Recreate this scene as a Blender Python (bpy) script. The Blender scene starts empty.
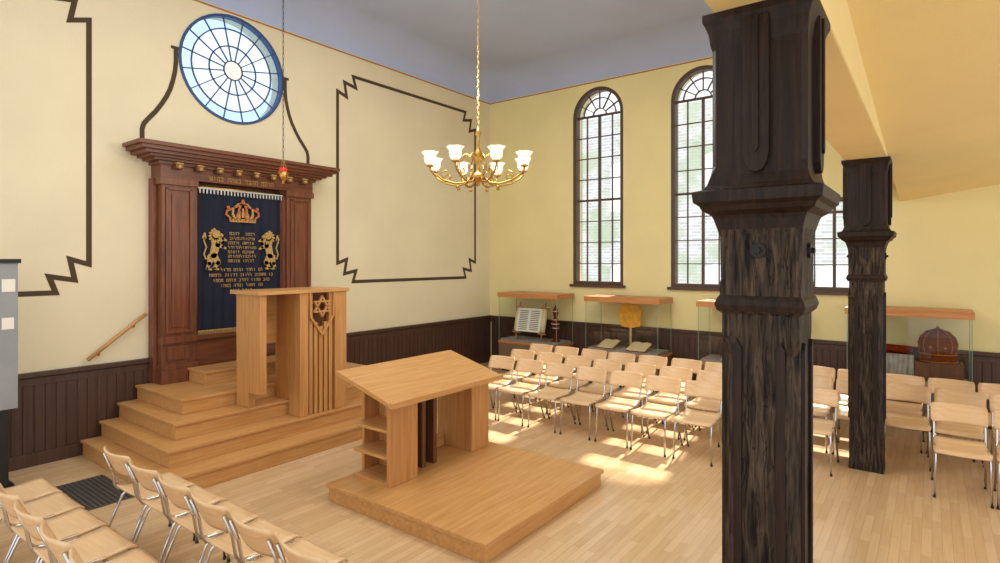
import bpy, math, random
from math import sin, cos, pi, radians, sqrt, atan2
from mathutils import Vector, Matrix
random.seed(7)
SC = bpy.context.scene
SC.view_settings.view_transform = 'Standard'

# ---------------------------------------------------------------- materials
def newmat(name):
    m = bpy.data.materials.new(name); m.use_nodes = True
    nt = m.node_tree; b = nt.nodes['Principled BSDF']
    return m, nt, b
def lin(c):
    return tuple(((v/255)/12.92 if v/255 <= .04045 else ((v/255+.055)/1.055)**2.4) for v in c) + (1,)
def plain(name, col, rough=.5, metal=0, var=.06, scale=6, bump=0, bscale=40, emis=None, es=0, coat=0, spec=.5):
    m, nt, b = newmat(name)
    N = nt.nodes; L = nt.links
    tc = N.new('ShaderNodeTexCoord'); no = N.new('ShaderNodeTexNoise'); no.inputs['Scale'].default_value = scale
    no.inputs['Detail'].default_value = 4
    L.new(tc.outputs['Object'], no.inputs['Vector'])
    cr = N.new('ShaderNodeValToRGB')
    c = lin(col)
    cr.color_ramp.elements[0].position = .3; cr.color_ramp.elements[1].position = .7
    cr.color_ramp.elements[0].color = tuple(v*(1-var) for v in c[:3])+(1,)
    cr.color_ramp.elements[1].color = tuple(min(1, v*(1+var)) for v in c[:3])+(1,)
    L.new(no.outputs['Fac'], cr.inputs['Fac']); L.new(cr.outputs['Color'], b.inputs['Base Color'])
    b.inputs['Roughness'].default_value = rough; b.inputs['Metallic'].default_value = metal
    b.inputs['Specular IOR Level'].default_value = spec
    if coat: b.inputs['Coat Weight'].default_value = coat
    if bump:
        n2 = N.new('ShaderNodeTexNoise'); n2.inputs['Scale'].default_value = bscale
        L.new(tc.outputs['Object'], n2.inputs['Vector'])
        bp = N.new('ShaderNodeBump'); bp.inputs['Strength'].default_value = bump; bp.inputs['Distance'].default_value = .01
        L.new(n2.outputs['Fac'], bp.inputs['Height']); L.new(bp.outputs['Normal'], b.inputs['Normal'])
    if emis:
        b.inputs['Emission Color'].default_value = lin(emis); b.inputs['Emission Strength'].default_value = es
    return m
def wood(name, c1, c2, axis=0, scale=1, rough=.4, coat=0, bump=.05, lo=.3, hi=.7, det=6, spec=.5, crack=0, stretch=.9):
    m, nt, b = newmat(name); N = nt.nodes; L = nt.links
    tc = N.new('ShaderNodeTexCoord'); mp = N.new('ShaderNodeMapping')
    s = [14*scale]*3; s[axis] = stretch*scale
    mp.inputs['Scale'].default_value = s
    L.new(tc.outputs['Object'], mp.inputs['Vector'])
    no = N.new('ShaderNodeTexNoise'); no.inputs['Scale'].default_value = 2.2; no.inputs['Detail'].default_value = det; no.inputs['Distortion'].default_value = .6
    L.new(mp.outputs['Vector'], no.inputs['Vector'])
    cr = N.new('ShaderNodeValToRGB')
    cr.color_ramp.elements[0].position = lo; cr.color_ramp.elements[1].position = hi
    cr.color_ramp.elements[0].color = lin(c1); cr.color_ramp.elements[1].color = lin(c2)
    L.new(no.outputs['Fac'], cr.inputs['Fac'])
    col = cr.outputs['Color']; hgt = no.outputs['Fac']
    if crack:
        n3 = N.new('ShaderNodeTexNoise'); n3.inputs['Scale'].default_value = 1.1; n3.inputs['Detail'].default_value = 5; n3.inputs['Distortion'].default_value = .8
        L.new(mp.outputs['Vector'], n3.inputs['Vector'])
        c3 = N.new('ShaderNodeValToRGB'); e = c3.color_ramp.elements
        e[0].position = .0; e[0].color = (1, 1, 1, 1); e[1].position = 1; e[1].color = (1, 1, 1, 1)
        for p_, v_ in ((.482, 1), (.490, .1), (.495, .1), (.503, 1)):
            q = e.new(p_); q.color = (v_, v_, v_, 1)
        L.new(n3.outputs['Fac'], c3.inputs['Fac'])
        mx = N.new('ShaderNodeMix'); mx.data_type = 'RGBA'; mx.blend_type = 'MULTIPLY'; mx.inputs['Factor'].default_value = crack
        L.new(col, mx.inputs['A']); L.new(c3.outputs['Color'], mx.inputs['B']); col = mx.outputs['Result']
        # broad worn patches
        n4 = N.new('ShaderNodeTexNoise'); n4.inputs['Scale'].default_value = 3.2; n4.inputs['Detail'].default_value = 8; n4.inputs['Roughness'].default_value = .65
        L.new(tc.outputs['Object'], n4.inputs['Vector'])
        c4 = N.new('ShaderNodeValToRGB'); c4.color_ramp.elements[0].position = .38; c4.color_ramp.elements[0].color = (.42, .4, .4, 1); c4.color_ramp.elements[1].position = .62; c4.color_ramp.elements[1].color = (1, 1, 1, 1)
        L.new(n4.outputs['Fac'], c4.inputs['Fac'])
        mx2 = N.new('ShaderNodeMix'); mx2.data_type = 'RGBA'; mx2.blend_type = 'MULTIPLY'; mx2.inputs['Factor'].default_value = crack
        L.new(col, mx2.inputs['A']); L.new(c4.outputs['Color'], mx2.inputs['B']); col = mx2.outputs['Result']
        ma = N.new('ShaderNodeMath'); ma.operation = 'MULTIPLY'; L.new(hgt, ma.inputs[0]); L.new(c3.outputs['Color'], ma.inputs[1]); hgt = ma.outputs[0]
    L.new(col, b.inputs['Base Color'])
    b.inputs['Roughness'].default_value = rough; b.inputs['Specular IOR Level'].default_value = spec
    if coat: b.inputs['Coat Weight'].default_value = coat; b.inputs['Coat Roughness'].default_value = .15
    bp = N.new('ShaderNodeBump'); bp.inputs['Strength'].default_value = bump; bp.inputs['Distance'].default_value = .01
    L.new(hgt, bp.inputs['Height']); L.new(bp.outputs['Normal'], b.inputs['Normal'])
    return m
def brickmat(name, c1, c2, mo, w, h, ms, rough, grain=False, swap=False):
    m, nt, b = newmat(name); N = nt.nodes; L = nt.links
    tc = N.new('ShaderNodeTexCoord'); src = tc.outputs['Object']
    if swap:
        sp = N.new('ShaderNodeSeparateXYZ'); cb = N.new('ShaderNodeCombineXYZ'); L.new(src, sp.inputs[0]); L.new(sp.outputs['Y'], cb.inputs['X']); L.new(sp.outputs['Z'], cb.inputs['Y']); src = cb.outputs[0]
    br = N.new('ShaderNodeTexBrick')
    br.inputs['Color1'].default_value = lin(c1); br.inputs['Color2'].default_value = lin(c2)
    br.inputs['Mortar'].default_value = lin(mo); br.inputs['Mortar Size'].default_value = ms
    br.inputs['Scale'].default_value = 1; br.inputs['Brick Width'].default_value = w; br.inputs['Row Height'].default_value = h
    br.offset = .37
    L.new(src, br.inputs['Vector'])
    m2 = N.new('ShaderNodeMapping'); m2.inputs['Scale'].default_value = (1.2, 18, 1)
    L.new(src, m2.inputs['Vector'])
    no = N.new('ShaderNodeTexNoise'); no.inputs['Scale'].default_value = 2.5; no.inputs['Detail'].default_value = 5
    L.new(m2.outputs['Vector'], no.inputs['Vector'])
    mx = N.new('ShaderNodeMix'); mx.data_type = 'RGBA'; mx.blend_type = 'MULTIPLY'; mx.inputs['Factor'].default_value = .25 if grain else .05
    cr = N.new('ShaderNodeValToRGB'); cr.color_ramp.elements[0].position = .3; cr.color_ramp.elements[1].position = .65
    cr.color_ramp.elements[0].color = (.7, .58, .48, 1); cr.color_ramp.elements[1].color = (1, 1, 1, 1)
    L.new(no.outputs['Fac'], cr.inputs['Fac'])
    L.new(br.outputs['Color'], mx.inputs['A']); L.new(cr.outputs['Color'], mx.inputs['B'])
    out = mx.outputs['Result']
    if swap:   # ivy growing on the house wall
        n5 = N.new('ShaderNodeTexNoise'); n5.inputs['Scale'].default_value = 1.1; n5.inputs['Detail'].default_value = 8
        L.new(src, n5.inputs['Vector'])
        c5 = N.new('ShaderNodeValToRGB'); c5.color_ramp.elements[0].position = .47; c5.color_ramp.elements[0].color = (0, 0, 0, 1); c5.color_ramp.elements[1].position = .60; c5.color_ramp.elements[1].color = (.75, .75, .75, 1)
        L.new(n5.outputs['Fac'], c5.inputs['Fac'])
        mg = N.new('ShaderNodeMix'); mg.data_type = 'RGBA'; L.new(c5.outputs['Color'], mg.inputs['Factor'])
        L.new(out, mg.inputs['A']); mg.inputs['B'].default_value = lin((186, 200, 168)); out = mg.outputs['Result']
    L.new(out, b.inputs['Base Color'])
    b.inputs['Roughness'].default_value = rough
    return m
def glass_mat(name, tint=(1, 1, 1), gl=.08):
    m = bpy.data.materials.new(name); m.use_nodes = True; nt = m.node_tree; N = nt.nodes; L = nt.links
    N.remove(N['Principled BSDF']); out = N['Material Output']
    tr = N.new('ShaderNodeBsdfTransparent'); tr.inputs['Color'].default_value = tint+(1,)
    g = N.new('ShaderNodeBsdfGlossy'); g.inputs['Roughness'].default_value = .03
    mx = N.new('ShaderNodeMixShader'); mx.inputs['Fac'].default_value = gl
    L.new(tr.outputs[0], mx.inputs[1]); L.new(g.outputs[0], mx.inputs[2]); L.new(mx.outputs[0], out.inputs['Surface'])
    return m

WALL_A = plain('plaster_cream', (232, 221, 188), .9, var=.04, scale=1.2, bump=.25, bscale=60)
WALL_B = plain('plaster_yellow', (238, 224, 164), .9, var=.04, scale=1.2, bump=.25, bscale=60)
AISLE = plain('plaster_ochre', (236, 210, 144), .9, var=.04, scale=1.2, bump=.2, bscale=60)
CEIL = plain('ceiling_blue', (178, 190, 220), .9, var=.05, scale=.8)
LINE = plain('painted_line_umber', (78, 58, 40), .8)
REDLINE = plain('painted_line_ochre', (176, 118, 70), .8)
FLOOR = brickmat('parquet', (220, 188, 146), (206, 172, 128), (182, 147, 104), .55, .065, .0012, .2, grain=True)
FACADE = brickmat('pale_brick', (222, 224, 222), (198, 200, 200), (242, 242, 242), .26, .085, .012, .9, swap=True)
EXTR = plain('grey_bounce_skin', (170, 172, 175), .9)  # neutral colour for the added outer skin that greys the bounce light
DADO = wood('dado_brown', (66, 42, 32), (84, 58, 44), 2, 1, .45)
WALNUT = wood('ark_walnut', (96, 52, 33), (132, 78, 52), 2, 1, .4)
WALNUTH = wood('ark_walnut_horizontal', (90, 48, 31), (126, 74, 48), 0, 1, .4)
OAKX = wood('oak_along_x', (188, 134, 76), (208, 160, 102), 0, 1, .35)
OAKY = wood('oak_along_y', (188, 134, 76), (208, 160, 102), 1, 1, .35)
OAKZ = wood('oak_upright', (182, 126, 70), (204, 152, 94), 2, 1, .4)
DKOAK = wood('dark_oak', (84, 50, 28), (112, 70, 42), 2, 1, .5)
BIRCH = wood('birch_plywood', (218, 178, 130), (232, 198, 154), 1, 1, .35)
CHROME = plain('chrome', (205, 205, 208), .18, 1, var=.02)
COL = wood('dark_stained_timber', (24, 15, 10), (52, 35, 25), 2, 1.3, .5, bump=.25, spec=.25, crack=.4)
COLW = wood('weathered_timber', (26, 18, 13), (104, 88, 74), 2, 1.7, .65, bump=.7, lo=.36, hi=.8, det=10, spec=.2, crack=.8, stretch=1.4)
BRASS = plain('brass', (190, 148, 78), .28, 1, var=.1)
GOLD = plain('gold_thread', (184, 150, 88), .6, .2, var=.3, scale=60)
GOLDR = plain('red_gold_thread', (184, 104, 62), .6, .1, var=.35, scale=60)
SILVER = plain('silver_braid', (205, 205, 200), .5, .3, var=.2, scale=60)
NAVY = plain('navy_velvet', (16, 23, 46), .85, var=.25, scale=5)
IRON = plain('dark_iron', (45, 40, 38), .5, .6)
WINBROWN = plain('window_frame_brown', (84, 62, 48), .5)
WINBLUE = plain('window_frame_blue', (48, 76, 128), .5)
GLASS = glass_mat('clear_glass', (.94, .96, .96), .05)
CASEGL = glass_mat('vitrine_glass', (.93, .96, .94), .035)
EDGE = plain('glass_edge', (120, 150, 135), .2)
GLB = glass_mat('blue_glass', (.55, .75, 1.0), .03)
GLW = glass_mat('pale_glass', (.76, .86, .98), .03)
GLO = glass_mat('amber_glass', (1.0, .8, .6), .03)
GREY = plain('kiosk_grey', (150, 152, 155), .4, .2)
BLACK = plain('black_plastic', (20, 20, 22), .4)
WHITE = plain('white_paper', (238, 234, 222), .8)
PARCH = plain('parchment', (226, 206, 160), .8)
ORANGE = plain('orange_parchment', (232, 166, 52), .7, var=.2, scale=15)
LINEN = plain('grey_linen', (150, 144, 136), .9, var=.2, scale=10)
VELVETR = plain('red_velvet', (112, 40, 16), .9, var=.4, scale=30, spec=.05)
CAPV = plain('brown_red_brocade', (98, 46, 20), .95, var=.5, scale=45, spec=.02)
CAPGOLD = plain('cap_embroidery', (150, 96, 48), .8, 0, var=.3, scale=40, spec=.05)
SHADE = plain('opal_glass', (250, 244, 230), .3, emis=(255, 236, 200), es=.9)
REDGL = plain('red_glass', (190, 30, 22), .15, emis=(255, 40, 20), es=.3)
PLINTH = plain('vitrine_plinth', (120, 98, 74), .6)
VITWOOD = wood('cherry_wood', (182, 116, 62), (206, 144, 84), 1, 1, .4)

# ---------------------------------------------------------------- mesh builder
class M:
    def __init__(s): s.v = []; s.f = []; s.m = []; s.mats = []; s.sm = []
    def mi(s, mat):
        if mat not in s.mats: s.mats.append(mat)
        return s.mats.index(mat)
    def add(s, vs, fs, mat, smooth=False):
        o = len(s.v); s.v += [tuple(v) for v in vs]; k = s.mi(mat)
        for f in fs: s.f.append([i+o for i in f]); s.m.append(k); s.sm.append(smooth)
    def box(s, x0, y0, z0, x1, y1, z1, mat):
        vs = [(x0,y0,z0),(x1,y0,z0),(x1,y1,z0),(x0,y1,z0),(x0,y0,z1),(x1,y0,z1),(x1,y1,z1),(x0,y1,z1)]
        s.add(vs, [(0,3,2,1),(4,5,6,7),(0,1,5,4),(1,2,6,5),(2,3,7,6),(3,0,4,7)], mat)
    def prism(s, pts, mp, a, b, mat):
        n = len(pts)
        vs = [mp(p[0], p[1], a) for p in pts]+[mp(p[0], p[1], b) for p in pts]
        fs = [list(range(n))[::-1], [i+n for i in range(n)]]+[(i, (i+1) % n, (i+1) % n+n, i+n) for i in range(n)]
        s.add(vs, fs, mat)
    def loft(s, rings, mat, closed=True, caps=True, smooth=True):
        n = len(rings[0]); vs = [p for r in rings for p in r]; fs = []
        for k in range(len(rings)-1):
            for i in range(n if closed else n-1):
                j = (i+1) % n
                fs.append((k*n+i, k*n+j, (k+1)*n+j, (k+1)*n+i))
        if caps: fs.append(list(range(n))[::-1]); fs.append([(len(rings)-1)*n+i for i in range(n)])
        s.add(vs, fs, mat, smooth)
    def tube(s, pts, r, mat, n=8):
        pts = [Vector(p) for p in pts]; rings = []; up = Vector((.13, .31, .94)).normalized(); prev = None
        for i, p in enumerate(pts):
            d = (pts[min(i+1, len(pts)-1)]-pts[max(i-1, 0)]).normalized()
            if prev is None:
                a = d.cross(up)
                if a.length < .1: a = d.cross(Vector((1, 0, 0)))
            else: a = prev-d*prev.dot(d)
            a.normalize(); prev = a; b = d.cross(a)
            rr = r[i] if isinstance(r, (list, tuple)) else r
            rings.append([tuple(p+(a*cos(2*pi*k/n)+b*sin(2*pi*k/n))*rr) for k in range(n)])
        s.loft(rings, mat)
    def lathe(s, c, prof, mat, n=24, ruffle=0, nr=6):
        rings = []
        for j, (r, z) in enumerate(prof):
            w = j/max(1, len(prof)-1)
            rings.append([(c[0]+r*(1+ruffle*w*cos(nr*2*pi*k/n))*cos(2*pi*k/n), c[1]+r*(1+ruffle*w*cos(nr*2*pi*k/n))*sin(2*pi*k/n), c[2]+z) for k in range(n)])
        s.loft(rings, mat, caps=(ruffle == 0))
    def ball(s, c, r, mat, n=12, sz=1):
        s.lathe(c, [(r*sin(pi*k/8)+.0001, -r*sz*cos(pi*k/8)) for k in range(9)], mat, n)
    def ring(s, outer, inner, mp, a, b, mat):
        n = len(outer)
        vs = [mp(*p, a) for p in outer]+[mp(*p, a) for p in inner]+[mp(*p, b) for p in outer]+[mp(*p, b) for p in inner]
        fs = []
        for i in range(n):
            j = (i+1) % n
            fs += [(i, j, n+j, n+i), (2*n+i, 3*n+i, 3*n+j, 2*n+j), (i, 2*n+i, 2*n+j, j), (n+i, n+j, 3*n+j, 3*n+i)]
        s.add(vs, fs, mat)
    def ribbon(s, pts, w, mp, a, b, mat, ext=True):
        for i in range(len(pts)-1):
            p = Vector(pts[i]); q = Vector(pts[i+1]); d = (q-p).normalized(); nn = Vector((-d.y, d.x))*w/2
            e = d*(w/2 if ext else 0); j = (i % 2)*.0007
            s.prism([tuple(p-e-nn), tuple(q+e-nn), tuple(q+e+nn), tuple(p-e+nn)], mp, a-j, b+j, mat)
    def strip(s, pts, w, mp, d, mat, closed=False):
        """single mitred flat band (painted line) following pts"""
        n = len(pts); P = [Vector(p) for p in pts]; Ls = []; Rs = []
        for i in range(n):
            a = P[(i-1) % n] if (closed or i > 0) else None; c = P[(i+1) % n] if (closed or i < n-1) else None
            d0 = (P[i]-a).normalized() if a is not None else (c-P[i]).normalized()
            d1 = (c-P[i]).normalized() if c is not None else d0
            n0 = Vector((-d0.y, d0.x)); n1 = Vector((-d1.y, d1.x)); mi = (n0+n1)
            if mi.length < .05: mi = n0
            mi.normalize(); k = min(2.2, 1/max(.3, mi.dot(n0)))*w/2
            Ls.append(mp(*(P[i]+mi*k), d)); Rs.append(mp(*(P[i]-mi*k), d))
        s.add(Ls+Rs, [(i, (i+1) % n, (i+1) % n+n, i+n) for i in range(n if closed else n-1)], mat)
    def fcap(s, p0, r0, p1, r1, mp, a, b, mat, n=8):
        p0 = Vector(p0); p1 = Vector(p1); d = p1-p0; an = atan2(d.y, d.x); pts = []
        for k in range(n+1): t = an+pi/2+pi*k/n; pts.append((p0.x+r0*cos(t), p0.y+r0*sin(t)))
        for k in range(n+1): t = an-pi/2+pi*k/n; pts.append((p1.x+r1*cos(t), p1.y+r1*sin(t)))
        s.prism(pts, mp, a, b, mat)
    def obj(s, name, bevel=0, parent=None, loc=None, seg=2):
        me = bpy.data.meshes.new(name); me.from_pydata(s.v, [], s.f)
        for m in s.mats: me.materials.append(m)
        me.polygons.foreach_set('material_index', s.m); me.polygons.foreach_set('use_smooth', s.sm); me.update()
        import bmesh
        bm = bmesh.new(); bm.from_mesh(me); bmesh.ops.recalc_face_normals(bm, faces=bm.faces); bm.to_mesh(me); bm.free()
        o = bpy.data.objects.new(name, me); SC.collection.objects.link(o)
        if bevel:
            md = o.modifiers.new('bevel', 'BEVEL'); md.width = bevel; md.segments = seg; md.limit_method = 'ANGLE'; md.angle_limit = radians(50)
        if parent: o.parent = parent
        if loc: o.location = loc
        return o
def empty(name, loc=(0, 0, 0)):
    e = bpy.data.objects.new(name, None); SC.collection.objects.link(e); e.location = loc; e.empty_display_size = .1; return e
XZ = lambda u, v, d: (u, d, v)      # wall facing -Y
YZ = lambda u, v, d: (d, u, v)      # wall facing -X
XY = lambda u, v, d: (u, v, d)

def plate(name, outer, holes, a, b, mp, mat):
    cu = bpy.data.curves.new(name, 'CURVE'); cu.dimensions = '2D'; cu.fill_mode = 'BOTH'; cu.extrude = .5
    for L in [outer]+holes:
        sp = cu.splines.new('POLY'); sp.points.add(len(L)-1); sp.use_cyclic_u = True
        for i, p in enumerate(L): sp.points[i].co = (p[0], p[1], 0, 1)
    t = bpy.data.objects.new('tmp', cu); SC.collection.objects.link(t)
    bpy.context.view_layer.update()
    me = bpy.data.meshes.new_from_object(t.evaluated_get(bpy.context.evaluated_depsgraph_get()))
    bpy.data.objects.remove(t); me.name = name
    for v in me.vertices:
        x, y, z = v.co; v.co = mp(x, y, a if z < 0 else b)
    me.materials.clear(); me.materials.append(mat)
    for p in me.polygons: p.material_index = 0; p.use_smooth = False
    me.update()
    import bmesh
    bm = bmesh.new(); bm.from_mesh(me); bmesh.ops.remove_doubles(bm, verts=bm.verts, dist=1e-5); bmesh.ops.recalc_face_normals(bm, faces=bm.faces); bm.to_mesh(me); bm.free()
    o = bpy.data.objects.new(name, me); SC.collection.objects.link(o); return o
def arch(u0, u1, v0, vt, rise=None, n=20, off=0):
    u0 += off; u1 -= off; v0 += off; c = (u0+u1)/2; hw = (u1-u0)/2
    r = (rise if rise is not None else hw+off)
    vs = vt-r
    ry = r-off
    return [(u0, v0), (u1, v0)]+[(c+hw*cos(pi*k/n), vs+ry*sin(pi*k/n)) for k in range(n+1)]
def circ(cx, cz, r, n=48): return [(cx+r*cos(2*pi*k/n), cz+r*sin(2*pi*k/n)) for k in range(n)]

# ---------------------------------------------------------------- room
WY = 7.68; WX = 9.79; CX = 4.08; ZC = 5.62; CV = .5
m = M(); m.box(-2.2, -3.2, -.1, WX, WY, 0, FLOOR); m.obj('floor')
RW = (CX, 4.82, .74)
plate('wall_altar', [(-2.2, -.1), (WX+.35, -.1), (WX+.35, 6.3), (-2.2, 6.3)], [circ(*RW)], WY, WY+.3, XZ, WALL_A)
wins = [(4.55, 5.61, 1.73, 5.50, None), (2.59, 3.65, 1.73, 5.50, None), (.64, 1.70, 1.73, 3.14, .22)]
plate('wall_windows', [(-3.2, -.1), (WY, -.1), (WY, 6.3), (-3.2, 6.3)], [arch(*w) for w in wins], WX, WX+.35, YZ, WALL_B)
plate('wall_bounce_skin', [(-3.2, -.1), (WY+.3, -.1), (WY+.3, 6.3), (-3.2, 6.3)], [arch(*w) for w in wins], WX+.351, WX+.38, YZ, EXTR)  # unseen grey skin added to keep yellow bounce light off the house
# ceiling with cove
m = M(); r0 = []; r1 = []
for k in range(9):
    t = pi/2*k/8; s = CV*(1-cos(t)); z = ZC+CV*sin(t)
    r0.append([(-2.2, WY-s, z), (WX-s, WY-s, z), (WX-s, .75, z)])
m.loft(r0, CEIL, closed=False, caps=False)
m.add([(-2.2, .55, ZC+CV), (WX-CV, .55, ZC+CV), (WX-CV, WY-CV, ZC+CV), (-2.2, WY-CV, ZC+CV)], [(0, 1, 2, 3)], CEIL)
m.obj('ceiling')
m = M(); m.box(-2.2, WY-.006, ZC-.035, WX-.006, WY, ZC-.012, REDLINE); m.obj('trim_1')
m = M(); m.box(WX-.006, .75, ZC-.035, WX, WY-.006, ZC-.012, REDLINE); m.obj('trim_2')
# aisle beam, upper wall and aisle ceiling
m = M(); m.box(-2.2, .36, 3.25, WX, .74, 3.75, AISLE); m.box(-2.2, .45, 3.75, WX, .74, ZC+CV, WALL_B); m.obj('wall_gallery', .01)
def az(x, y): return 3.02-.15*(y-.36)-.088*(x-WX)
m = M(); P = [(-2.2, .362), (WX, .362), (WX, -3.2), (-2.2, -3.2)]
m.add([(x, y, az(x, y)) for x, y in P]+[(x, y, az(x, y)+.7) for x, y in P], [(0,1,2,3),(4,7,6,5),(0,4,5,1),(1,5,6,2),(2,6,7,3),(3,7,4,0)], AISLE)
m.obj('ceiling_aisle')

# dado
def dado(name, u0, u1, mp, wall, sgn):
    m = M()
    def b(a0, a1, z0, z1, d, mat=DADO):
        p = mp(a0, z0, wall); q = mp(a1, z1, wall-d)
        m.box(min(p[0], q[0]), min(p[1], q[1]), z0, max(p[0], q[0]), max(p[1], q[1]), z1, mat)
    b(u0, u1, 0, .98, .02); b(u0, u1, 0, .14, .045); b(u0, u1, .86, .94, .035); b(u0, u1, .95, 1.0, .06)
    n = int((u1-u0)/.095)
    for i in range(n):
        a = u0+(u1-u0)*i/n; b(a+.006, a+(u1-u0)/n-.006, .14, .86, .03)
    m.obj(name, .004)
dado('baseboard_altar_left', -2.2, 3.02, XZ, WY, 1)
dado('baseboard_altar_right', 5.14, WX, XZ, WY, 1)
dado('baseboard_windows', -3.2, WY-.06, YZ, WX, 1)

# painted frames on altar wall
m = M()
def corner(cx, cz, sx, sz, S=.5):
    T = [(0, .62), (.36, .74), (.27, .27), (.74, .36), (.62, 0)]
    return [(cx+sx*a*S, cz+sz*b*S) for a, b in T]
def frame(x0, x1, z0, z1):
    p = corner(x0, z0, 1, 1)+corner(x1, z0, -1, 1)[::-1]+corner(x1, z1, -1, -1)+corner(x0, z1, 1, -1)[::-1]
    m.strip(p, .055, XZ, WY-.004, LINE, True)
frame(5.79, 9.28, 1.84, 5.25); frame(-1.12, 2.37, 1.84, 5.25)
cv = [(3.31, 4.88), (3.31, 4.72), (3.30, 4.60), (3.275, 4.48), (3.245, 4.37), (3.20, 4.26), (3.14, 4.15), (3.07, 4.04), (2.99, 3.94), (2.94, 3.87), (2.92, 3.80), (2.92, 3.60)]
m.strip(cv, .055, XZ, WY-.004, LINE); m.strip([(2*CX-a, b) for a, b in cv], .055, XZ, WY-.004, LINE)
m.strip([(3.25, 4.90), (3.37, 4.90)], .04, XZ, WY-.005, LINE); m.strip([(4.79, 4.90), (4.91, 4.90)], .04, XZ, WY-.005, LINE)
m.obj('trim_painted_ornament')

# ---------------------------------------------------------------- windows
def window(i, y0, y1, z0, zt, rise):
    m = M(); x = WX+.1
    o = arch(y0, y1, z0, zt, rise); inn = arch(y0, y1, z0, zt, rise, off=.065)
    m.ring(o, inn, YZ, x-.09, x+.06, WINBROWN)
    hw = (y1-y0)/2; c = (y0+y1)/2; r = rise if rise is not None else hw
    sp = zt-r
    def bar(a0, a1, b0, b1, d=.02): m.box(x-d, a0, b0, x+d, a1, b1, WINBROWN)
    bar(c-.020, c+.020, z0+.05, sp if rise is None else zt-.04, .03)
    for k in (-1, 1): bar(c+k*hw/2-.008, c+k*hw/2+.008, z0+.05, sp)
    nr = 8 if rise is None else 3
    for k in range(1, nr+1):
        z = z0+(sp-z0)*k/nr; t = .02 if k in (nr, 4) else .008
        bar(y0+.05, y1-.05, z-t, z+t)
    if rise is None:
        for a in (30, 60, 90, 120, 150):
            t = radians(a); m.ribbon([(c+.14*cos(t), sp+.14*sin(t)), (c+(hw-.05)*cos(t), sp+(hw-.05)*sin(t))], .016, YZ, x-.02, x+.02, WINBROWN, False)
        for rr in (.14, .34):
            m.ribbon([(c+rr*cos(pi*k/16), sp+rr*sin(pi*k/16)) for k in range(17)], .016, YZ, x-.02, x+.02, WINBROWN)
    m.box(WX-.05, y0-.05, z0-.05, WX+.02, y1+.05, z0, WINBROWN)
    g = arch(y0, y1, z0, zt, rise, off=.04)
    m.add([(x, a, b) for a, b in g], [list(range(len(g)))], GLASS)
    m.obj('window_%d' % i)
for i, w in enumerate(wins): window(i+1, *w)
# round window
m = M(); cx, cz, R = RW
m.ring(circ(cx, cz, R), circ(cx, cz, R-.035), XZ, WY-.015, WY+.08, WINBLUE)
for r in (.13, .33, .56): m.ring(circ(cx, cz, r+.008), circ(cx, cz, r-.008), XZ, WY+.03, WY+.05, WINBLUE)
for k in range(16):
    t = 2*pi*(k+.5)/16; m.ribbon([(cx+.13*cos(t), cz+.13*sin(t)), (cx+(R-.03)*cos(t), cz+(R-.03)*sin(t))], .013, XZ, WY+.03, WY+.05, WINBLUE, False)
def ann(r0, r1, mat):
    a = circ(cx, cz, r0); b = circ(cx, cz, r1); n = len(a)
    m.add([XZ(*p, WY+.04) for p in a+b], [(i, (i+1) % n, (i+1) % n+n, i+n) for i in range(n)], mat)
ann(.56, R-.03, GLB); ann(.33, .56, GLW); ann(.13, .33, GLW)
m.add([XZ(*p, WY+.04) for p in circ(cx, cz, .13)], [list(range(48))], GLO)
m.obj('window_4')
# neighbouring house outside the windows
hw_ = [(a, a+1.0, z, z+1.5, .15) for a in (-1.5, 1.2, 3.9, 6.6, 9.3) for z in (.6, 3.6)]
plate('neighbouring_house', [(-8, -1), (16, -1), (16, 6.4), (-8, 6.4)], [arch(*w, n=6) for w in hw_], 15.2, 15.5, YZ, FACADE)

# ---------------------------------------------------------------- steps
m = M()
LV = [(2.27, 5.57, .18), (2.45, 5.85, .355), (2.63, 6.13, .53), (2.82, 6.41, .70)]
z0 = 0
for (x, y, z) in LV:
    x1 = 2*CX-x
    m.box(x+.02, y+.02, z0, x1-.02, WY-.07, z-.03, OAKX)
    m.box(x, y, z-.03, x1, WY-.065, z, OAKX)
    z0 = z
m.box(3.32, 6.92, .70, 4.84, 7.34, .84, OAKX); m.box(3.30, 6.90, .84, 4.86, 7.34, .87, OAKX)
m.obj('altar_steps', .004)

# ---------------------------------------------------------------- torah ark
m = M(); HW = 1.04; zt = 3.2; zb = .703
F = 7.42
for s in (-1, 1):
    def bx(a0, a1, y0, z0, z1, mat=WALNUT, y1=WY-.001):
        u, v = CX+s*a0, CX+s*a1; m.box(min(u, v), y0, z0, max(u, v), y1, z1, mat)
    bx(.64, HW, F, zb, zt)                         # pilaster body
    bx(.62, HW+.03, F-.06, zb, zb+.16); bx(.63, HW+.02, F-.045, zb+.16, zb+.22); bx(.635, HW+.01, F-.03, 1.18, 1.26); 
    bx(.71, .99, F-.02, zb+.27, 1.14)
    # moulded panel frame
    for a0, a1, q0, q1 in ((.69, .72, 1.32, 3.08), (.97, 1.0, 1.32, 3.08), (.69, 1.0, 1.30, 1.33), (.69, 1.0, 3.06, 3.09)): bx(a0, a1, F-.025, q0, q1)
    bx(.76, .93, F-.012, 1.37, 3.02)
    bx(.62, HW+.03, F-.03, 3.12, 3.2)
    # inner reveal
    bx(.60, .64, F+.05, 1.2, zt); bx(.585, .61, F+.08, 1.2, zt)
    bx(HW, HW+.05, F+.12, zb, zt)
m.box(CX-.66, F+.03, zb, CX+.66, WY-.001, 1.22, WALNUTH); m.box(CX-.66, F, 1.19, CX+.66, WY-.001, 1.24, WALNUTH)
m.box(CX-.66, 7.60, 1.24, CX+.66, WY-.001, 3.2, WALNUT)
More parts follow.
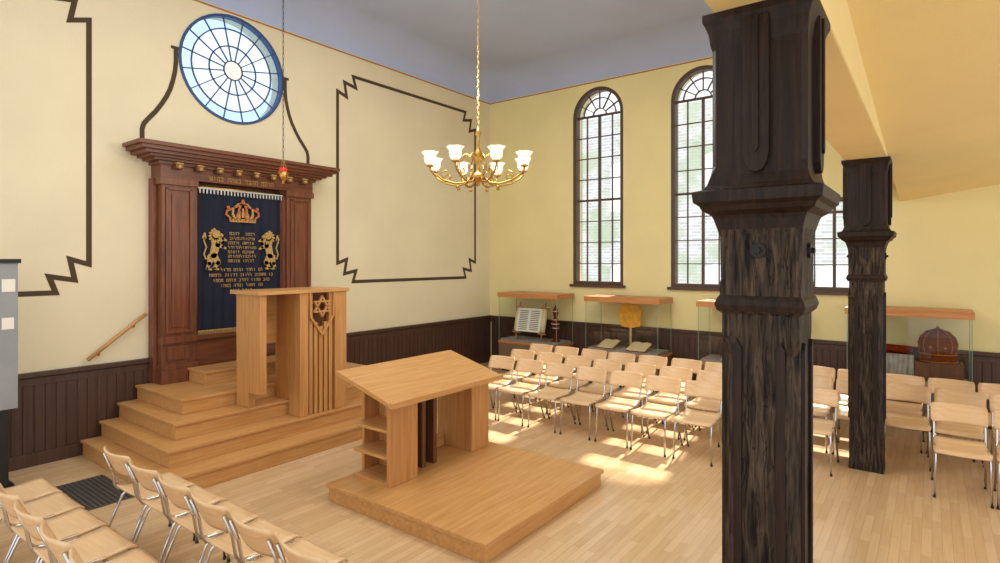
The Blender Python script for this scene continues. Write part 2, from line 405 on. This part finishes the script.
# entablature
m.box(CX-HW-.02, F-.01, 3.2, CX+HW+.02, WY-.001, 3.38, WALNUTH)
for dz0, dz1, e, f in ((3.36, 3.40, .05, .04), (3.40, 3.43, .12, .09), (3.43, 3.46, .18, .13), (3.46, 3.50, .25, .18), (3.50, 3.545, .30, .22), (3.545, 3.59, .335, .25)):
    m.box(CX-HW-e, F-f+.0, dz0, CX+HW+e, WY-.001, dz1, WALNUTH)
for i in range(8):
    x = CX-.875+.25*i
    m.box(x-.045, F-.10, 3.315, x+.045, F, 3.375, WALNUT)
    m.ball((x, F-.10, 3.34), .026, GOLD, 10); m.box(x-.04, F-.105, 3.37, x+.04, F-.02, 3.39, GOLD)
GL = [[(0,.8,.9,1),(.7,0,.9,1),(0,0,1,.2)], [(0,.8,1,1),(.8,0,1,1),(.02,0,.22,.6)], [(.4,0,.6,1),(.2,.8,.6,1)], [(0,.8,1,1),(.7,0,.9,.8)],
      [(0,.55,.8,.75),(0,.55,.18,1.3),(.6,0,.8,.6)], [(0,0,1,.2),(0,0,.18,1),(.41,0,.59,1),(.82,0,1,1)], [(0,0,.2,.8),(0,.8,1,1),(.8,.2,1,.8),(.5,0,1,.2)], [(.1,.6,.6,1),(.4,0,.6,.8)]]
def text(m, xc, z, w, h, y, mat, th=.006, words=3):
    n = max(2, int(w/(h*.85))); gw = w/n
    for i in range(n):
        if words and n > 5 and i % max(3, n//words) == max(3, n//words)-1: continue
        g = random.choice(GL); x0 = xc-w/2+i*gw
        for a, b, c, d in g: m.box(x0+a*gw*.78, y-th, z+b*h, x0+c*gw*.78, y, z+d*h, mat)
text(m, CX, 3.225, .95, .055, F-.01, GOLD, words=4)
ark = m.obj('torah_ark', .005)

# curtain
m = M(); y = 7.50
c0 = 3.49; c1 = 4.68
rows = []
for k in range(14):
    z = 3.13-(3.13-1.27)*k/13; rw = []
    for i in range(121):
        u = i/120; x = c0+(c1-c0)*u
        rw.append((x, y-.014*sin(u*2*pi*9+.6*sin(z*2))*(.4+.6*k/13)-.008*sin(u*2*pi*4.3+z), z))
    rows.append(rw)
m.loft(rows, NAVY, closed=False, caps=False)
m.tube([(c0-.03, y-.02, 3.14), (c1+.03, y-.02, 3.14)], .014, BRASS)
for i in range(26):
    x = c0+(c1-c0)*(i+.5)/26
    m.box(x-.009, y-.032, 3.07, x+.009, y-.026, 3.12, SILVER); m.ball((x, y-.03, 3.065), .010, SILVER, 6)
m.box(c0, y-.032, 3.115, c1, y-.024, 3.135, SILVER)
for i in range(60):
    x = c0+(c1-c0)*(i+.5)/60; m.box(x-.006, y-.022, 1.22, x+.006, y-.016, 1.29, GOLD)
m.box(c0, y-.024, 1.28, c1, y-.017, 1.295, GOLD)
ya, yb = y-.034, y-.018; K = (c0+c1)/2
# crown
cz = 2.71
m.prism([(K-.18, cz), (K+.18, cz), (K+.19, cz+.045), (K-.19, cz+.045)], XZ, ya, yb, GOLD)
for k in range(9): m.fcap((K-.16+.04*k, cz+.022), .012, (K-.159+.04*k, cz+.022), .012, XZ, ya-.004, yb, GOLDR)
for s in (-1, 1):
    for a, hh in ((.05, .21), (.13, .21), (.21, .17)):
        pts = [(K+s*(a*.75), cz+.04), (K+s*(a*1.1), cz+.10), (K+s*(a*1.05), cz+hh*.85), (K+s*(a*.5), cz+hh+.03), (K, cz+.255)]
        m.ribbon(pts, .024, XZ, ya, yb, GOLD if a == .13 else GOLDR)
    for q in (.06, .13): m.fcap((K+s*q, cz+.075), .018, (K+s*q, cz+.10), .010, XZ, ya-.004, yb, GOLD)
    m.fcap((K+s*.205, cz+.19), .02, (K+s*.205, cz+.191), .02, XZ, ya-.004, yb, GOLDR)
m.fcap((K, cz+.27), .026, (K, cz+.295), .018, XZ, ya-.004, yb, GOLDR); m.fcap((K, cz+.08), .018, (K, cz+.18), .012, XZ, ya-.002, yb, GOLD)
m.fcap((K-.06, cz+.08), .035, (K-.05, cz+.14), .02, XZ, ya+.004, yb, GOLDR); m.fcap((K+.06, cz+.08), .035, (K+.05, cz+.14), .02, XZ, ya+.004, yb, GOLDR)
# embroidered text block between the lions
for j, (w_, z_) in enumerate(((.20, 2.535), (.36, 2.47), (.40, 2.41), (.40, 2.35), (.40, 2.29), (.40, 2.23), (.40, 2.17))):
    if j == 0:
        text(m, K-.11, z_, .14, .038, yb, GOLD, .005, 0); text(m, K+.11, z_, .14, .038, yb, GOLD, .005, 0)
    else: text(m, K, z_, w_, .038, yb, GOLD, .005, 0 if j % 2 else 2)
text(m, K, 2.05, .60, .040, yb, GOLD, words=3); text(m, K, 1.98, .90, .040, yb, GOLD, words=4)
text(m, K, 1.91, .80, .040, yb, GOLD, words=4); text(m, K, 1.84, .60, .040, yb, GOLD, words=3); text(m, K, 1.77, .34, .040, yb, GOLD, words=2)
# lions (rampant, facing the text)
def lion(bx, s):
    def P(u, v): return (bx+s*u*1.02, 2.09+v*1.06)
    def c(p, r, q, t, mat=GOLD, d=0): m.fcap(P(*p), r*.95, P(*q), t*.95, XZ, ya-d, yb, mat)
    c((-.01, .17), .050, (.03, .33), .06)            # trunk
    c((.0, .14), .055, (.05, .07), .036); c((.05, .07), .03, (.0, .005), .02); c((.0, 0), .018, (.05, -.01), .014)   # near hind leg
    c((-.04, .14), .05, (-.06, .06), .03, d=-.003); c((-.06, .06), .026, (-.09, .0), .018, d=-.003); c((-.09, 0), .016, (-.04, -.015), .013, d=-.003)
    c((.04, .33), .034, (.11, .37), .022); c((.11, .37), .02, (.15, .35), .015)   # forelegs
    c((.04, .29), .032, (.11, .27), .022); c((.11, .27), .02, (.145, .25), .015)
    for k in range(9):                                # mane
        t = radians(100+k*27); c((.02+.035*cos(t), .41+.035*sin(t)), .026, (.02+.085*cos(t), .40+.085*sin(t)), .012, d=.002)
    c((.02, .42), .05, (.035, .43), .045, d=.006); c((.05, .425), .03, (.095, .41), .019, d=.008); c((.0, .475), .014, (-.005, .49), .008, d=.008)
    tl = [(-.05, .13), (-.11, .12), (-.13, .18), (-.10, .26), (-.13, .34), (-.12, .38)]
    m.ribbon([P(*q) for q in tl], .016, XZ, ya, yb, GOLD); c((-.125, .38), .028, (-.12, .43), .010)
    m.fcap(P(.07, .43), .006, P(.071, .43), .006, XZ, ya-.014, yb, NAVY)
lion(K-.39, 1); lion(K+.39, -1)
m.obj('torah_ark_curtain')

# eternal lamp + chain
def chain(m, x, y, za, zb, mat, L=.05, r=.004, w=.011):
    n = int((zb-za)/(L*.8)); L2 = (zb-za)/n
    for i in range(n):
        z = za+L2*(i+.5); pts = []
        for k in range(9):
            t = 2*pi*k/8; a = w*cos(t); b = L2*.62*sin(t)
            pts.append((x+a, y, z+b) if i % 2 else (x, y+a, z+b))
        m.tube(pts, r, mat, 4)
m = M(); ex, ey = 4.08, 6.50
chain(m, ex, ey, 3.48, ZC+CV, IRON, .09, .003, .009)
for k in range(3):
    t = 2*pi*k/3; m.tube([(ex, ey, 3.48), (ex+.055*cos(t), ey+.055*sin(t), 3.31)], .003, BRASS, 5)
m.lathe((ex, ey, 3.15), [(.004, 0), (.02, .01), (.012, .03), (.04, .06), (.058, .10), (.062, .155)], BRASS, 16)
m.lathe((ex, ey, 3.25), [(.045, 0), (.05, .05), (.048, .09), (.04, .11)], REDGL, 16)
m.obj('eternal_lamp')

# ---------------------------------------------------------------- pulpit on the steps
m = M()
m.box(3.38, 5.86, 1.81, 4.60, 6.47, 1.85, OAKX)
m.box(3.42, 6.14, .532, 3.50, 6.40, 1.81, OAKZ)
m.box(3.42, 5.90, .705, 3.50, 6.14, 1.81, OAKZ)
m.box(3.91, 6.14, .532, 3.96, 6.40, 1.81, OAKZ); m.box(4.52, 6.14, .532, 4.57, 6.40, 1.81, OAKZ)
m.box(3.91, 5.97, .357, 3.96, 6.12, 1.81, OAKZ); m.box(4.52, 5.97, .357, 4.57, 6.12, 1.81, OAKZ)
m.box(3.91, 6.12, .56, 3.96, 6.14, 1.81, OAKZ); m.box(4.52, 6.12, .56, 4.57, 6.14, 1.81, OAKZ)
m.box(3.96, 5.97, .357, 4.52, 6.02, 1.81, DKOAK)
m.box(3.91, 5.88, .357, 4.02, 5.97, 1.81, OAKZ); m.box(4.40, 5.88, .357, 4.57, 5.97, 1.81, OAKZ)
m.box(3.50, 6.36, 1.2, 3.91, 6.40, 1.81, OAKX)
# slats
for k, x in enumerate((4.045, 4.115, 4.185, 4.255, 4.325)):
    m.box(x, 5.90, .357, x+.048, 5.96, 1.81 if k in (0, 4) else 1.40-.05*(2-abs(k-2))+.1, OAKZ)
# shield with star
sx = 4.21
m.ribbon([(sx-.17, 1.80), (sx-.16, 1.52), (sx, 1.30), (sx+.16, 1.52), (sx+.17, 1.80)], .022, XZ, 5.865, 5.90, OAKZ)
for a in (0, 180):
    p = [(sx+.12*cos(radians(90+a+120*k)), 1.64+.12*sin(radians(90+a+120*k))) for k in range(4)]
    m.ribbon(p, .02, XZ, 5.865, 5.905, OAKZ)
m.obj('pulpit', .003)

# ---------------------------------------------------------------- bimah platform + desk
m = M(); m.box(3.22, 2.57, 0, 5.03, 4.40, .125, OAKX); m.box(3.20, 2.55, .125, 5.05, 4.42, .16, OAKX)
m.obj('bimah_platform', .004)
m = M(); z = .16
def zt_(y): return .905+(y-3.8)*.27
S = lambda u, v, d: (d, u, v)
m.prism([(3.78, zt_(3.78)), (4.53, zt_(4.53)), (4.53, zt_(4.53)+.04), (3.78, zt_(3.78)+.04)], S, 3.40, 5.02, OAKX)
m.prism([(3.75, zt_(3.75)), (3.78, zt_(3.78)), (3.78, zt_(3.78)+.055), (3.75, zt_(3.75)+.055)], S, 3.40, 5.02, OAKX)
# open shelf pedestal (left)
m.prism([(3.86, z), (3.90, z), (3.90, zt_(3.90)), (3.86, zt_(3.86))], S, 3.47, 3.82, OAKZ)
m.prism([(3.90, z), (4.40, z), (4.40, zt_(4.40)), (3.90, zt_(3.90))], S, 3.78, 3.82, OAKZ)
m.prism([(4.36, z), (4.40, z), (4.40, zt_(4.40)), (4.36, zt_(4.36))], S, 3.60, 3.78, OAKZ)
for zz in (z, .40, .64): m.box(3.47, 3.90, zz, 3.78, 4.36, zz+.03, OAKY)
# centre uprights
for x in (4.00, 4.16): m.prism([(3.98, z), (4.30, z), (4.30, zt_(4.30)), (3.98, zt_(3.98))], S, x, x+.05, DKOAK)
m.prism([(4.12, z), (4.16, z), (4.16, zt_(4.16)), (4.12, zt_(4.12))], S, 3.95, 4.30, DKOAK)
# right pedestal
m.prism([(3.90, z), (4.40, z), (4.40, zt_(4.40)), (3.90, zt_(3.90))], S, 4.66, 4.70, OAKZ)
m.prism([(3.90, z), (3.94, z), (3.94, zt_(3.94)), (3.90, zt_(3.90))], S, 4.70, 4.95, OAKZ)
m.box(3.82, 4.30, .16, 4.66, 4.34, .30, OAKX); 
m.obj('reading_desk', .003)

# ---------------------------------------------------------------- chandelier
m = M(); hx, hy, hz = 4.08, 3.34, 2.95
chain(m, hx, hy, 3.42, ZC+CV, BRASS, .055, .003, .010)
m.lathe((hx, hy, hz), [(.003, -.07), (.02, -.06), (.012, -.04), (.05, -.02), (.075, .01), (.06, .04), (.025, .06), (.02, .12), (.04, .16), (.05, .20), (.03, .25), (.014, .29), (.012, .38), (.03, .41), (.012, .45), (.004, .48)], BRASS, 20)
m.lathe((hx, hy, ZC+CV-.09), [(.01, 0), (.05, .02), (.07, .09)], BRASS, 16)
for k in range(8):
    t = 2*pi*k/8+.25; C, Sn = cos(t), sin(t)
    def q(r, z): return (hx+r*C, hy+r*Sn, hz+z)
    m.tube([q(.05, .02), q(.12, -.04), q(.22, -.055), q(.33, -.03), q(.42, .02), q(.455, .06), q(.455, .085)], .009, BRASS, 6)
    m.tube([q(.33, -.03), q(.36, .03), q(.31, .06), q(.275, .03), q(.30, .01)], .006, BRASS, 5)
    m.tube([q(.03, .20), q(.12, .22), q(.19, .16), q(.20, .08), q(.15, .06), q(.13, .10)], .006, BRASS, 5)
    m.ball(q(.20, -.085), .016, BRASS, 8)
    m.lathe(q(.455, .08), [(.005, 0), (.035, .006), (.03, .02)], BRASS, 12)
    m.lathe(q(.455, .095), [(.022, 0), (.048, .03), (.052, .06), (.048, .085), (.072, .12)], SHADE, 24, .12, 6)
m.obj('chandelier')

# ---------------------------------------------------------------- chairs
def chair_mesh():
    m = M()
    def sheet(fn, nu, nv, th, mat):
        top = [[Vector(fn(i/nu, j/nv)) for j in range(nv+1)] for i in range(nu+1)]
        vs = []; n1 = nv+1
        def nrm(i, j):
            a = top[min(i+1, nu)][j]-top[max(i-1, 0)][j]; b = top[i][min(j+1, nv)]-top[i][max(j-1, 0)]; return a.cross(b).normalized()
        for i in range(nu+1):
            for j in range(nv+1): vs.append(tuple(top[i][j]))
        for i in range(nu+1):
            for j in range(nv+1): vs.append(tuple(top[i][j]+nrm(i, j)*th))
        o = (nu+1)*n1; fs = []
        for i in range(nu):
            for j in range(nv):
                a = i*n1+j; fs.append((a, a+1, a+n1+1, a+n1)); fs.append((a+o, a+n1+o, a+n1+1+o, a+1+o))
        for i in range(nu):
            for j in (0, nv): a = i*n1+j; fs.append((a, a+n1, a+n1+o, a+o))
        for j in range(nv):
            for i in (0, nu): a = i*n1+j; fs.append((a, a+1, a+1+o, a+o))
        m.add(vs, fs, mat, True)
    def seat(u, v):
        x = -.01+.42*u; w = .215-.02*(1-u)
        if u > .9: w -= .03*(u-.9)*10*.5
        z = .452-.018*sin(pi*min(1, u*1.1))-(.03*((u-.85)/.15)**2 if u > .85 else 0)+(.02*((.15-u)/.15)**2 if u < .15 else 0)
        return (x, (2*v-1)*w, z+.006*(2*v-1)**2)
    sheet(seat, 12, 8, -.014, BIRCH)
    def back(u, v):
        s = 2*v-1; w = .215-.015*(max(0, u-.8)*5)**2-.01*(max(0, .2-u)*5)**2
        return (-.055-.075*u+.05*s*s, s*w, .62+.17*u)
    sheet(back, 8, 10, .013, BIRCH)
    for s in (-1, 1):
        y = .195*s
        m.tube([(.385, y*1.04, 0), (.36, y, .40), (.345, y, .425), (.31, y, .432), (.05, y, .432), (.0, y, .44), (-.025, y, .48), (-.045, y, .60), (-.095, y*.99, .74)], .010, CHROME, 7)
        m.tube([(-.13, y*1.06, 0), (.03, y, .38), (.07, y, .418), (.12, y, .428)], .010, CHROME, 7)
        for fx in (.385, -.13): m.tube([(fx, y*1.05, 0), (fx, y*1.05, .02)], .013, BLACK, 7)
    m.tube([(.34, -.195, .42), (.34, .195, .42)], .008, CHROME, 6)
    o = m.obj('stacking_chair'); return o
base = chair_mesh(); first = True
def chair(x, y, rot):
    global first
    if first: o = base; first = False
    else:
        o = bpy.data.objects.new('stacking_chair', base.data); SC.collection.objects.link(o)
    o.location = (x, y, 0); o.rotation_euler = (0, 0, rot+radians(random.uniform(-2.5, 2.5)))
for k in range(7): chair(1.74, 4.81-.465*k, 0)
for k in range(8): chair(1.06, 5.5-.465*k, 0)
for r, X in enumerate((6.60, 7.28, 7.96)):
    for k in range(7): chair(X+random.uniform(-.02, .02), 5.0+.1*r-.485*k, pi)
for yy in (-.68, -.21, 1.02): chair(7.05, yy, pi)
for r, X in enumerate((7.82, 8.48)):
    for k in range(5): chair(X, -.70+.465*k+.06*r, pi)

# ---------------------------------------------------------------- vitrines
def vitrine(y0, y1, i):
    m = M(); x0, x1 = 9.08, 9.70
    e = empty('display_case')
    m.box(x0+.04, y0+.04, 0, x1-.02, y1-.04, .08, BLACK); m.box(x0, y0, .08, x1, y1, .56, PLINTH); m.box(x0-.01, y0-.01, .56, x1, y1+.01, .60, VITWOOD)
    m.box(x0-.02, y0-.02, 1.465, x1, y1+.02, 1.555, VITWOOD)
    for x in (x0+.006, x1-.02):
        for y in (y0+.006, y1-.006): m.box(x-.004, y-.004, .60, x+.004, y+.004, 1.47, EDGE)
    m.box(x0+.03, y0+.03, .60, x1-.04, y1-.03, .64, LINEN)
    m.obj('case_body', .003, e)
    g = M()
    a, b, c, d = x0+.006, x1-.02, y0+.006, y1-.006
    g.add([(a, c, .6), (a, d, .6), (a, d, 1.47), (a, c, 1.47), (b, c, .6), (b, c, 1.47), (b, d, .6), (b, d, 1.47)], [(0, 1, 2, 3), (0, 4, 5, 3), (1, 6, 7, 2)], CASEGL)
    g.obj('glass_panes', 0, e)
for i, (a, b) in enumerate(((5.55, 6.9), (3.6, 4.95), (1.6, 2.95), (-.4, .93))): vitrine(a, b, i)
# torah scroll in case 1
m = M()
for yy in (6.0, 6.60):
    m.tube([(9.24, yy, .66), (9.42, yy, 1.36)], .014, OAKZ, 8); m.tube([(9.27, yy, .80), (9.39, yy, 1.24)], .06, PARCH, 14)
    for t in (.14, .84): m.tube([(9.24+.18*t, yy, .66+.70*t), (9.24+.18*(t+.03), yy, .66+.70*(t+.03))], .085, OAKZ, 14)
m.add([(9.215, 6.02, .80), (9.215, 6.58, .80), (9.33, 6.58, 1.25), (9.33, 6.02, 1.25)], [(0, 1, 2, 3)], WHITE)
for j in range(11):
    z = .84+.035*j; x = 9.211+(z-.80)*.2556
    for c in range(2): m.add([(x, 6.07+.26*c, z), (x, 6.27+.26*c, z), (x+.003, 6.27+.26*c, z+.012), (x+.003, 6.07+.26*c, z+.012)], [(0, 1, 2, 3)], DKOAK)
m.obj('torah_scroll')
m = M()
m.lathe((9.35, 5.74, .64), [(.09, 0), (.09, .02), (.03, .05), (.025, .2), (.06, .26), (.075, .34), (.06, .42), (.03, .46), (.05, .52), (.06, .58), (.03, .64), (.005, .70)], VELVETR, 18)
for z, r in ((.90, .066), (.98, .08), (1.06, .066), (1.22, .063)): m.lathe((9.35, 5.74, z), [(r, -.008), (r+.008, 0), (r, .008)], SILVER, 18)
m.obj('torah_finial')
def book(m, x, y, w, d, ang, z=.64, h=.04):
    c, s = cos(ang), sin(ang)
    for sg in (-1, 1):
        pts = [(0, .0), (sg*w, .01), (sg*w, .01+h*.4), (sg*w*.5, h), (0, h*.6)]
        m.prism(pts, lambda u, v, t: (x+t*c-u*s*0, y+u, z+v+t*.28), -d/2, d/2, PARCH)
    m.prism([(-w-.01, 0), (w+.01, 0), (w+.01, .01), (-w-.01, .01)], lambda u, v, t: (x+t, y+u, z+v+t*.28-.004), -d/2-.01, d/2+.01, VELVETR)
m = M(); book(m, 9.30, 4.60, .15, .30, 0, z=.69); m.obj('open_book')
m = M(); book(m, 9.28, 4.02, .17, .30, 0, z=.69); m.obj('open_book')
m = M(); book(m, 9.30, 2.4, .15, .26, 0, z=.69); m.obj('open_book')
m = M()
pts = [(4.06, 1.04), (4.25, 1.0), (4.43, 1.02), (4.47, 1.18), (4.45, 1.38), (4.36, 1.43), (4.22, 1.40), (4.10, 1.42), (4.04, 1.30), (4.07, 1.2)]
m.prism(pts, lambda u, v, d: (d+.0, u, v), 9.44, 9.46, ORANGE)
m.box(9.47, 4.24, .64, 9.50, 4.28, 1.1, CHROME); m.box(9.42, 4.16, .64, 9.54, 4.36, .655, CHROME)
m.obj('parchment_fragment')
# embroidered cap in case 4 + mantle
m = M()
m.box(9.16, -.32, .64, 9.56, .18, .88, DKOAK)
cc = (9.36, -.06, .88); k_ = 1.18
m.lathe(cc, [(r*k_, z*k_) for r, z in [(.16, 0), (.168, .02), (.168, .06), (.15, .08), (.17, .15), (.175, .2), (.155, .27), (.10, .33), (.04, .355), (.005, .36)]], CAPV, 24)
for k in range(8):
    t = 2*pi*k/8; m.tube([(cc[0]+k_*r*cos(t), cc[1]+k_*r*sin(t), cc[2]+k_*z) for r, z in ((.152, .08), (.172, .15), (.177, .2), (.157, .27), (.10, .332), (.02, .36))], .006, CAPGOLD, 5)
    m.ball((cc[0]+.20*cos(t+.39), cc[1]+.20*sin(t+.39), cc[2]+.2), .020, CAPGOLD, 8)
for z in (.01, .09): m.lathe((cc[0], cc[1], cc[2]+z*k_), [(.17*k_, -.008), (.178*k_, 0), (.17*k_, .008)], CAPGOLD, 24)
m.ball((cc[0], cc[1], cc[2]+.44), .02, CAPGOLD, 8)
m.obj('embroidered_cap', 0)
m = M()
m.tube([(9.34, .22, 1.0), (9.34, .45, 1.01), (9.34, .68, 1.0)], [.06, .055, .06], VELVETR, 14); m.tube([(9.34, .20, 1.0), (9.34, .72, 1.0)], .014, BRASS, 8)
m.box(9.2, .24, .64, 9.5, .70, .94, VELVETR)
for k in range(9):
    a = .22+.055*k; m.tube([(9.16, a, .645), (9.155, a+.02*sin(k), .75), (9.19, a, .86), (9.22, a, .95)], .036, LINEN, 8)
m.obj('torah_mantle')

# ---------------------------------------------------------------- columns
def column(cx, cy, top=3.25):
    m = M()
    prof = [(0, .155, 0), (.06, .155, 0), (.08, .15, 0), (.42, .15, .001), (.50, .15, .045), (1.80, .15, .045), (1.88, .15, .001), (1.97, .15, 0), (1.985, .168, 0), (2.01, .176, 0), (2.035, .168, 0),
            (2.05, .158, 0), (2.10, .158, .0), (2.12, .158, .02), (2.30, .160, .02), (2.33, .165, 0), (2.375, .178, 0), (2.39, .185, 0), (2.41, .215, 0), (2.43, .225, 0), (2.445, .245, 0), (2.49, .25, 0), (2.50, .215, 0), (2.52, .20, 0),
            (2.56, .188, .0), (2.60, .185, .02), (3.10, .185, .02), (3.13, .19, 0), (3.17, .195, 0), (3.20, .205, 0), (3.22, .215, 0), (top, .215, 0)]
    rings = []
    for z, h, c in prof:
        c = max(c, .003)
        rings.append([(cx+a, cy+b, z) for a, b in ((-h, -h+c), (-h+c, -h), (h-c, -h), (h, -h+c), (h, h-c), (h-c, h), (-h+c, h), (-h, h-c))])
    m.loft(rings[:9], COLW, smooth=False, caps=False); m.loft(rings[8:12], COL, smooth=False, caps=False); m.loft(rings[11:16], COLW, smooth=False, caps=False); m.loft(rings[15:], COL, smooth=False, caps=False)
    for k in range(4):
        R = Matrix.Rotation(k*pi/2, 3, 'Z')
        def mp(u, v, d): p = R @ Vector((-d, u, 0)); return (cx+p.x, cy+p.y, v)
        # hanging batten with rounded tip on upper shaft
        prof2 = [(-.05, 3.2), (-.05, 2.64), (-.042, 2.60), (-.025, 2.57), (0, 2.56), (.025, 2.57), (.042, 2.60), (.05, 2.64), (.05, 3.2)]
        m.prism(prof2, mp, .18, .212, COL)
        m.prism([(-.012, 3.2), (-.012, 2.66), (0, 2.64), (.012, 2.66), (.012, 3.2)], mp, .21, .222, COL)
        # lower face boards
        for s in (-1, 1): m.prism([(s*.066, .52), (s*.10, .52), (s*.10, 1.83), (s*.083, 1.86), (s*.066, 1.83)], mp, .149, .164, COL)
        m.prism([(.032*cos(2*pi*j/16), 2.24+.032*sin(2*pi*j/16)) for j in range(16)], mp, .155, .172, IRON)
        m.prism([(.014*cos(2*pi*j/6), 2.24+.014*sin(2*pi*j/6)) for j in range(6)], mp, .17, .186, IRON)
    return m.obj('timber_column', .004)
column(2.70, .575); column(7.20, .55)

# ---------------------------------------------------------------- handrail, kiosk, grate
m = M()
m.tube([(2.33, WY-.09, 1.07), (2.93, WY-.09, 1.55)], .022, OAKX, 10)
for x, z in ((2.45, 1.165), (2.81, 1.455)): m.tube([(x, WY-.09, z-.01), (x, WY-.06, z-.06), (x, WY, z-.06)], .008, BRASS, 6)
m.obj('handrail')
m = M(); m.box(.85, 6.90, .80, 1.56, 7.15, 2.19, GREY); m.box(.83, 6.88, 2.17, 1.58, 7.17, 2.21, BLACK); m.box(.95, 6.94, .05, 1.50, 7.11, .80, BLACK); m.box(.85, 6.85, 0, 1.56, 7.3, .05, BLACK)
m.box(1.44, 6.894, 1.55, 1.53, 6.90, 1.66, WHITE); m.box(1.44, 6.894, 1.90, 1.54, 6.90, 2.02, WHITE); m.box(.92, 6.893, 1.2, 1.40, 6.90, 2.05, BLACK)
m.obj('information_kiosk', .01)
m = M(); x0, x1, y0, y1 = 1.72, 2.2, 5.9, 6.75
m.box(x0, y0, .0005, x1, y1, .004, BLACK)
STEEL = plain('grate_steel', (120, 118, 114), .4, .7)
for i in range(13): x = x0+(x1-x0)*i/12; m.box(x-.006, y0, .002, x+.006, y1, .012, STEEL)
for i in range(23): y = y0+(y1-y0)*i/22; m.box(x0, y-.005, .002, x1, y+.005, .010, STEEL)
m.obj('floor_grate')

# ---------------------------------------------------------------- light
w = bpy.data.worlds.new('World'); SC.world = w; w.use_nodes = True
w.node_tree.nodes['Background'].inputs['Color'].default_value = (.97, .985, 1, 1)
w.node_tree.nodes['Background'].inputs['Strength'].default_value = 1.45
sl = bpy.data.lights.new('sun', 'SUN'); sl.energy = 12; sl.angle = radians(1.5); sl.color = (1, .95, .86)
so = bpy.data.objects.new('sun', sl); SC.collection.objects.link(so)
so.rotation_euler = Vector((-1, -.12, -1.12)).to_track_quat('-Z', 'Y').to_euler(); so.location = (20, 4, 20)
def area(name, loc, sx, sy, p, tgt, col=(1, .97, .92)):
    l = bpy.data.lights.new(name, 'AREA'); l.shape = 'RECTANGLE'; l.size = sx; l.size_y = sy; l.energy = p; l.color = col
    o = bpy.data.objects.new(name, l); SC.collection.objects.link(o); o.location = loc
    o.rotation_euler = (Vector(tgt)-Vector(loc)).to_track_quat('-Z', 'Y').to_euler()
area('nave_fill_light', (3.5, 3.8, 5.9), 6, 4, 145, (3.5, 3.8, 0))  # unseen fill lamp added to brighten the nave, no such fixture
pl = bpy.data.lights.new('ceiling_fill_light', 'POINT'); pl.energy = 105; pl.color = (1, .97, .93); pl.shadow_soft_size = .3  # fill lamp added above the chandelier to brighten the ceiling
po = bpy.data.objects.new('ceiling_fill_light', pl); SC.collection.objects.link(po); po.location = (4.08, 3.34, 3.75)

cam = bpy.data.cameras.new('camera'); co = bpy.data.objects.new('camera', cam); SC.collection.objects.link(co)
co.location = (0, 0, 2.2); co.rotation_euler = (radians(90), 0, radians(-52.9))
cam.sensor_width = 36; cam.lens = 20.56; cam.shift_y = -.0215; cam.clip_start = .05
SC.camera = co
